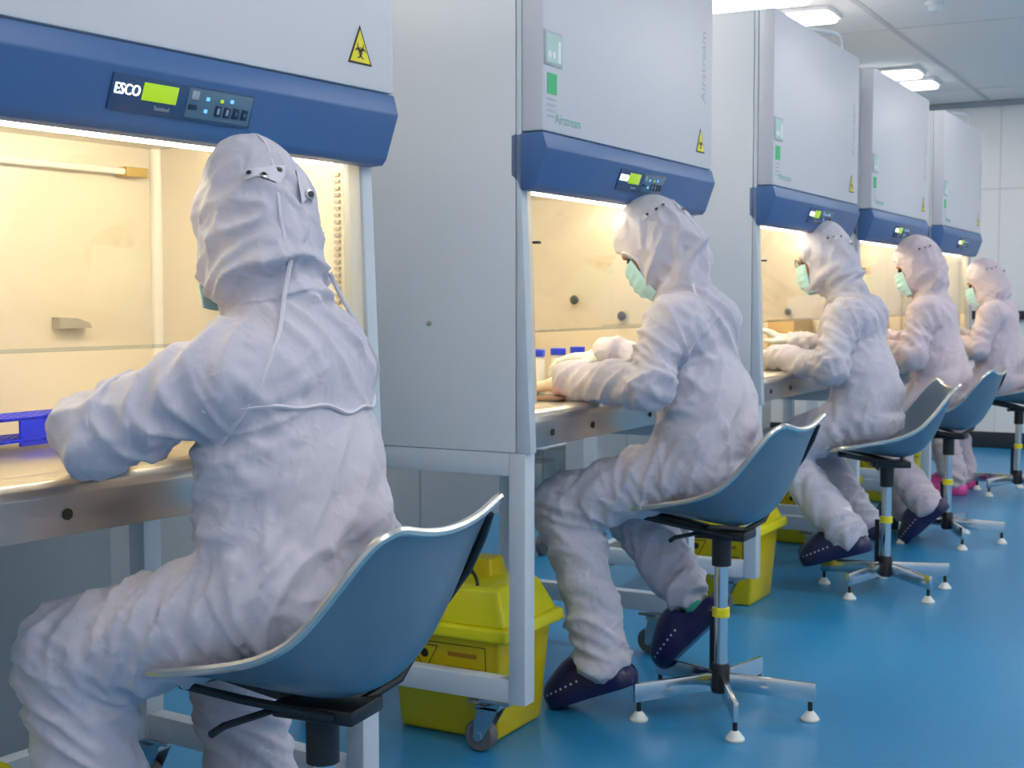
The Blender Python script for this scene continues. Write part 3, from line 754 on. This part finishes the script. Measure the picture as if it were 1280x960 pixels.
    g_ = np.exp(-((V[:, 2]-wa[2]+.085)/.05)**2); fine = ridge(np.stack([q[:, 1]*12, q[:, 0]*12, q[:, 2]*3+off[0]], 1))
    drop = np.exp(-((V[:, 2]-wa[2]+.125)/.022)**2)
    disp += wt*wr_amp*(.017*(c1-.3)*np.clip(.30+2.4*noise(V*3.2+1), 0, 1)+.017*(c2-.3)*np.clip(.25+2.4*noise(V*3.2+31), 0, 1)+.008*(c4-.3)*np.clip(.1+2*noise(V*4+3), 0, 1)+g_*.013*(fine-.3)-drop*.014)
    # hood: gathers round the neck, soft folds on the crown
    wh = wts[-1]; q = (wp-hc)@RH
    gn = np.exp(-((q[:, 2]+.115)/.05)**2)
    c1 = ridge(np.stack([q[:, 2]*25+q[:, 0]*11+q[:, 1]*5, q[:, 0]*4+off[0], q[:, 1]*4], 1)); c2 = ridge(np.stack([q[:, 2]*13, q[:, 0]*22+q[:, 2]*9, q[:, 1]*18+off[0]], 1))
    disp += wh*wr_amp*(.022*gn*(c1-.25)+.009*(c2-.35)*np.clip(1-q[:, 2]/.12, .25, 1)+.005*(ridge(np.stack([q[:, 0]*7, q[:, 1]*9+2, q[:, 2]*7+off[0]], 1))-.35))
    V = V+N*disp[:, None]
    body = obj('coverall', np_mesh('coverall', V, F), cover, t)
    bv = BVHTree.FromPolygons([tuple(v) for v in V], [tuple(f) for f in F])
    def strip(pts, r=.0036):
        o_ = []
        for i in range(len(pts)-1):
            for s_ in np.linspace(0, 1, 9)[:-1 if i < len(pts)-2 else None]:
                p = Vector(pts[i]).lerp(Vector(pts[i+1]), s_); h = bv.find_nearest(p); o_.append(h[0]+h[1]*.0004)
        for _ in range(6): o_ = [o_[0]]+[(o_[i-1]+o_[i]*2+o_[i+1])/4 for i in range(1, len(o_)-1)]+[o_[-1]]
        return MB().tube(o_, r, 6)
    for pts_ in seams: strip(pts_).build('seam', seam, body)
    strip([tuple(H((-.02, 0, .15))), tuple(H((-.10, 0, .11))), tuple(H((-.14, 0, .0))), tuple(H((-.12, 0, -.10)))]).build('seam', seam, body)
    # hood rim round the face
    rim = []
    for a in np.linspace(0, 2*PI, 40)[:-1]:
        p = H((.105-.055*math.cos(a)**2, .088*math.cos(a), -.030+.082*math.sin(a))); h = bv.find_nearest(Vector(p)); rim.append(h[0])
    for _ in range(2): rim = [(rim[i-1]+rim[i]*2+rim[(i+1) % len(rim)])/4 for i in range(len(rim))]
    MB().tube(rim, .0045, 8, closed=True).build('hood_rim', seam, body)
    # snaps on the back of the hood, on a short tab
    def snap(p, r=.0065, par=None):
        h = bv.find_nearest(Vector(p)); n = h[1]; q_ = n.to_track_quat('Z', 'Y').to_matrix().to_4x4(); q_.translation = h[0]+n*.0032
        mb = MB().lathe([(r*1.35, 0), (r*1.35, .0012), (r, .0022)], n=14); mb.v = [tuple(q_ @ Vector(v)) for v in mb.v]; s_ = mb.build('snap_ring', 'snap_ring', body)
        mb = MB().lathe([(r*.85, .002), (r*.8, .0034), (r*.3, .004)], n=14); mb.v = [tuple(q_ @ Vector(v)) for v in mb.v]; mb.build('snap_button', 'snap', s_)
    def hb(az, u_): a = math.radians(az+taz); return H((.15*math.cos(a), .13*math.sin(a), u_))
    if res < .009:
        for nm, r0, r1, u0, du in (('hood_tab', 110, 152, .062, .011), ('hood_flap', 170, 184, .045, .028)):
            vs = []
            for s_ in np.linspace(r0, r1, 12):
                for dz in (-du, du):
                    h = bv.find_nearest(Vector(hb(s_, u0+dz))); vs.append(h[0]+h[1]*.0025)
            MB().add(vs, [(2*i, 2*i+1, 2*i+3, 2*i+2) for i in range(11)], True).build(nm, seam, body)
    for az in (116, 132, 146): snap(hb(az, .062), .0045)
    snap(hb(177, .022), .006)
    # head inside the hood, with mask
    HM = Matrix.Translation(Vector(hc)) @ Rh.to_4x4() @ Matrix.Diagonal((*HS, 1))
    hd = obj('head', FACE, 'skin', t, mw=HM @ Matrix.Translation((.012, 0, -.012)))
    for s in (-1, 1): obj('eye', EYE, 'eye', hd, mw=Matrix.Translation((.084, s*.032, .010)))
    obj('face_mask', MASK, 'mask', t, mw=HM @ Matrix.Translation((.026, 0, -.040)) @ Matrix.Diagonal((1.06, 1.24, 1.06, 1)))
    for ex in extras: ex(t, HM, hd)
    # gloves
    for (k, gm, roll, tip) in hands:
        wp_ = A['wr'+k]; dr = unit(np.array(tip)-wp_); up = np.array([0, 0, 1.]); y_ = unit(np.cross(up, dr)); z_ = np.cross(dr, y_)
        Mx = Matrix(((dr[0], y_[0], z_[0], wp_[0]+dr[0]*.03), (dr[1], y_[1], z_[1], wp_[1]+dr[1]*.03), (dr[2], y_[2], z_[2], wp_[2]+dr[2]*.03), (0, 0, 0, 1))) @ Matrix.Rotation(math.radians(roll), 4, 'X')
        obj('gloved_hand', HAND_R if k == 'L' else HAND_L, gm, t, mw=Mx)
    # shoes
    for (k, yw, pit, sockc) in feet:
        an = A['an'+k]
        Mx = Matrix.Translation(Vector(an)) @ Matrix.Rotation(math.radians(yw), 4, 'Z') @ Matrix.Rotation(math.radians(pit), 4, 'Y') @ Matrix.Translation((.058, 0, -.085))
        c = obj('clog', CLOG, shoe, t, mw=Mx)
        obj('vent_holes', CLOG_HOLES, 'hole', c)
        mb = MB().tube([(-.062, 0, .18), (-.060, 0, .13), (-.058, 0, .09), (-.052, 0, .055), (-.02, 0, .043), (.03, 0, .043)], [.040, .037, .033, .031, .028, .024], 14)
        obj('sock', mb.mesh('sock'), sockc, t, mw=Mx)
    return t
def glasses(t, HM, hd):
    g = bpy.data.objects.new('glasses', MB().tube([(.112, .032+.024*math.cos(a), .004+.017*math.sin(a)) for a in np.linspace(0, 2*PI, 20)[:-1]], .0025, 6, closed=True)
        .tube([(.112, -.032+.024*math.cos(a), .004+.017*math.sin(a)) for a in np.linspace(0, 2*PI, 20)[:-1]], .0025, 6, closed=True)
        .tube([(.113, -.008, .008), (.113, .008, .008)], .0025, 6).tube([(.112, .056, .008), (.09, .07, .008), (.03, .078, .008)], .0022, 6).tube([(.112, -.056, .008), (.09, -.07, .008), (.03, -.078, .008)], .0022, 6).mesh('glasses'))
    COL.objects.link(g); g.data.materials.append(M['black']); g.parent = t; g.matrix_local = HM @ Matrix.Translation((.012, 0, -.002))

base = dict(pelvis=(.02, 0, .665), waist=(.045, 0, .82), chest=(.075, 0, .98), neck=(.115, 0, 1.125), head=(.165, 0, 1.25),
            shL=(.085, .150, 1.045), shR=(.085, -.150, 1.045), hpL=(.03, .085, .690), hpR=(.03, -.085, .690))
P1 = dict(base, elL=(.228, .250, .915), wrL=(.375, .085, .893), elR=(.24, -.25, .92), wrR=(.39, -.13, .925),
          hpL=(.03, .09, .672), hpR=(.03, -.09, .672), knL=(.36, .18, .555), anL=(.26, .19, .0855), knR=(.36, -.17, .54), anR=(.27, -.19, .0855), head=(.142, 0, 1.230), pelvis=(.055, 0, .665), waist=(.072, 0, .82), chest=(.09, 0, .97), shL=(.085, .140, .995), shR=(.10, -.135, 1.000), neck=(.108, 0, 1.115))
person('person', 'person in white hooded coverall seated back-on, elbow beside the blue tube rack', (-1.235, 1.675, 0), 0, P1, head_pitch=10, head_yaw=-32, res=.0052, wr_amp=1.2, taz=38,
       feet=(('L', 0, 0, 'white'), ('R', 0, 0, 'white')), hands=(('L', 'glove', 20, (.52, -.02, .872)), ('R', 'glove', -20, (.54, -.06, .885))),
       seams=([(.02, .06, 1.16), (.0, .12, 1.05), (.02, .16, .98), (.07, .17, .90)], [(.02, -.06, 1.16), (.0, -.13, 1.05), (.02, -.17, .98), (.07, -.17, .90)],
              [(.07, .20, .955), (-.06, .12, .955), (-.08, 0, .95), (-.06, -.12, .95), (.05, -.2, .95)],
              [(.21, .22, 1.03), (.20, .30, .95), (.22, .24, .88)]))
P2 = dict(base, head=(.195, 0, 1.262), neck=(.115, 0, 1.125), chest=(.09, 0, .98), elL=(.10, .265, .895), wrL=(.375, .150, .890), elR=(.13, -.26, .90), wrR=(.375, -.11, .950),
          knL=(.39, .138, .550), anL=(.275, .15, .147), knR=(.33, -.14, .530), anR=(.13, -.12, .265))
person('person', 'person in white hooded coverall and blue mask beside three blue-capped vials, one green sock showing', (-1.24, 3.42, 0), 0, P2, head_pitch=38, hem={'R': .84}, res=.0062, wr_amp=1.25,
       feet=(('L', 0, 22, 'white'), ('R', 0, 46, 'sock')), hands=(('L', 'glove', 0, (.60, .10, .85)), ('R', 'glove_white', 0, (.60, -.04, .935))),
       seams=([(.06, .07, 1.15), (.02, .14, 1.06), (.03, .17, .96)],))
P3 = dict(base, head=(.21, 0, 1.275), neck=(.13, 0, 1.13), chest=(.10, 0, .98), elL=(.10, .265, .86), wrL=(.35, .14, .89), elR=(.12, -.27, .88), wrR=(.36, -.10, .93),
          knL=(.33, .16, .53), anL=(.06, .15, .24), knR=(.30, -.15, .53), anR=(.10, -.14, .24))
person('person', 'person in white hooded coverall wearing dark-rimmed glasses and a blue mask', (-1.262, 5.17, 0), -2, P3, head_pitch=16, res=.0085, wr_amp=1.2,
       feet=(('L', 0, 18, 'white'), ('R', 0, 22, 'white')), hands=(('L', 'glove', 0, (.55, .10, .90)), ('R', 'glove_white', 0, (.52, -.02, 1.02))), extras=(glasses,),
       seams=([(.06, .07, 1.15), (.02, .14, 1.06), (.03, .17, .96)],))
P4 = dict(base, head=(.15, 0, 1.275), neck=(.10, 0, 1.13), elL=(.10, .265, .86), wrL=(.36, .14, .89), elR=(.12, -.27, .88), wrR=(.36, -.10, .93),
          knL=(.32, .16, .53), anL=(.06, .15, .190), knR=(.34, -.15, .53), anR=(.22, -.14, .101))
person('person', 'person in pink hooded coverall with pale mask and navy clogs', (-1.24, 6.42, 0), -2, P4, head_pitch=22, res=.011, cover='cover_pink', seam='seampink',
       feet=(('L', 0, 45, 'white'), ('R', 0, 5, 'white')), hands=(('L', 'glove', 0, (.55, .10, .90)), ('R', 'glove', 0, (.55, -.02, .95))))
P5 = dict(base, head=(.13, 0, 1.215), neck=(.09, 0, 1.09), chest=(.06, 0, .95), shL=(.06, .16, 1.02), shR=(.06, -.16, 1.02), elL=(.10, .255, .84), wrL=(.34, .13, .87), elR=(.12, -.26, .86), wrR=(.36, -.10, .90),
          knL=(.36, .14, .51), anL=(.24, .15, .0855), knR=(.36, -.14, .51), anR=(.26, -.16, .0855))
person('person', 'person in pink hooded coverall with pink shoes near the back wall', (-1.25, 8.12, 0), -4, P5, head_pitch=20, res=.012, cover='cover_pink', seam='seampink', shoe='clog_pink',
       feet=(('L', -5, 0, 'white'), ('R', 8, 0, 'white')), hands=(('L', 'glove', 0, (.55, .10, .88)), ('R', 'glove', 0, (.55, -.02, .92))))

# ------------------------------------------------------------------ things inside the cabinets
WT = .8405
def tube_rack(loc):
    t = thing('tube_rack', 'bright blue plastic tube rack standing on the steel worktop', 'rack', loc)
    for z in (.012, .052):
        mb = MB()
        for k in range(6): mb.box(-.05+k*.0185, -.042+k*.0185, -.15, .15, z, z+.006, .001)
        for k in range(13): mb.box(-.05, .0505, -.15+k*.0245, -.144+k*.0245, z, z+.006, .001)
        mb.build('grid_shelf', 'rack', t)
    for y in (-.148, .142):
        for x in (-.05, .04): MB().box(x, x+.01, y, y+.006, 0, .058, .001).build('rack_post', 'rack', t)
    for x in (.044,): MB().box(x, x+.006, -.03, .055, .005, .056, .001).build('rack_front', 'rack', t)
    return t
tube_rack((-1.99, 1.735, WT))
def vial(loc, h, r, cap, label, group=None, body='vial'):
    t = thing('capped_vial', label, 'vial', loc, 0, group)
    MB().lathe([(r*.9, 0), (r, .004), (r, h-.03), (r*.8, h-.022), (r*.8, h-.012)], n=16).build('vial_body', body, t)
    MB().lathe([(r*1.05, h-.02), (r*1.08, h-.018), (r*1.08, h-.001), (r, h)], n=16).build('cap', cap, t)
    return t
vial((-1.86, 1.555, WT), .125, .014, 'white', 'tall white sample tube beside the blue rack')
for y in (3.43, 3.56, 3.69): vial((-1.80, y, WT), .128, .021, 'cap_blue', 'white sample vial with a bright blue cap', 'blue-capped vials on the worktop')
o = MB().box(-.05, .05, -.05, .05, 0, .09, .003).build('ochre_carton', 'gold', None, (-1.83, 3.835, WT)); tag(o, 'small ochre carton behind the gloved hand', 'carton')
d = thing('culture_dish', 'shallow clear dish of salmon coloured medium on the worktop', 'dish', (-1.66, 3.23, WT))
MB().lathe([(.045, 0), (.047, .001), (.047, .014), (.0445, .014), (.0445, .003)], n=28).build('dish_wall', 'clear', d); MB().lathe([(.044, .0035), (.044, .009)], n=28).build('medium', 'salmon', d)
def carton(loc, sx, sy, sz, label):
    t = thing('carton', label, 'carton', loc)
    MB().box(-sx, sx, -sy, sy, 0, sz, .002).build('carton_body', 'card', t); MB().box(-sx+.003, sx-.003, -.006, .006, sz, sz+.0015).build('carton_seam', 'tag', t); return t
carton((-1.69, 5.462, WT), .055, .13, .19, 'plain brown carton on the worktop of the bottle cabinet')
carton((-1.69, 6.80, WT), .055, .13, .17, 'plain brown carton on the worktop behind the pink coverall arm')
sb = thing('squeeze_bottle', 'cream squeeze bottle with a yellow base on the worktop', 'bottle', (-1.67, 4.90, WT))
MB().lathe([(.03, 0), (.034, .005), (.034, .07)], n=18).build('bottle_base', 'sticker_yellow', sb); MB().lathe([(.034, .07), (.034, .11), (.02, .135), (.013, .14), (.013, .16)], n=18).build('bottle_body', 'ivory', sb)
MB().tube([(0, 0, .158), (0, 0, .19), (.02, 0, .205), (.045, 0, .20)], .004, 8).build('nozzle', 'ivory', sb)

# ------------------------------------------------------------------ under and behind the cabinets
cb = MB().tube([(-2.165, 2.09, .14), (-2.13, 2.085, .165), (-2.10, 2.08, .165), (-2.07, 2.08, .14), (-2.06, 2.09, .10), (-2.08, 2.10, .078)], .006, 8).build('power_cable', 'black'); tag(cb, 'short black cable looped by the stand rail', 'cable')
ft = thing('foot_switch', 'small black and yellow foot switch at the end of the cable', 'switch', (-2.10, 2.10, 0))
MB().prism([(-.05, 0), (.06, 0), (.06, .03), (.0, .07), (-.05, .075)], -.035, .035, .004).build('switch_body', 'black', ft); MB().box(.0, .05, -.025, .025, .050, .058, .002).build('pedal', 'bin', ft)
tr = thing('wire_trolley', 'low chrome wire trolley standing behind the cabinets', 'trolley', (-2.80, 5.31, 0))
mb = MB()
for k in range(9): mb.tube([(-.1+k*.025, -.115, .14), (-.1+k*.025, .115, .14)], .003, 6)
mb.build('wire_shelf', 'chrome', tr)
MB().tube([(-.11, -.12, .14), (.11, -.12, .14), (.11, .12, .14), (-.11, .12, .14)], .006, 8, closed=True).build('shelf_frame', 'chrome', tr)
MB().tube([(-.11, -.12, .16), (.11, -.12, .16), (.11, .12, .16), (-.11, .12, .16)], .005, 8, closed=True).build('shelf_frame', 'chrome', tr)
for sx in (-1, 1):
    for sy in (-1, 1):
        c_ = MB().box(sx*.09-.012, sx*.09+.012, sy*.095-.02, sy*.095+.02, .06, .137, .003).build('castor', 'zinc', tr)
        MB().lathe([(.03, -.011), (.045, -.012), (.045, .012), (.03, .011)], (sx*.09, sy*.095, .0455), 18, 'x').build('wheel', 'rubber', c_)
bx = thing('plastic_tub', 'clear plastic tub with folded white bags on the wire trolley', 'tub', (-2.80, 5.31, .1655))
mb = MB()
for (x0, x1, y0, y1) in ((-.10, .10, -.11, -.106), (-.10, .10, .106, .11), (-.10, -.096, -.106, .106), (.096, .10, -.106, .106)): mb.box(x0, x1, y0, y1, 0, .30)
mb.box(-.10, .10, -.11, .11, 0, .004); mb.build('tub_wall', 'clear', bx)
MB().box(-.105, .105, -.115, .115, .296, .308, .004).build('tub_rim', 'white', bx)
MB().box(-.09, .09, -.10, .10, .006, .12, .025).box(-.085, .085, -.095, .09, .122, .24, .025).build('folded_bags', 'ivory', bx)
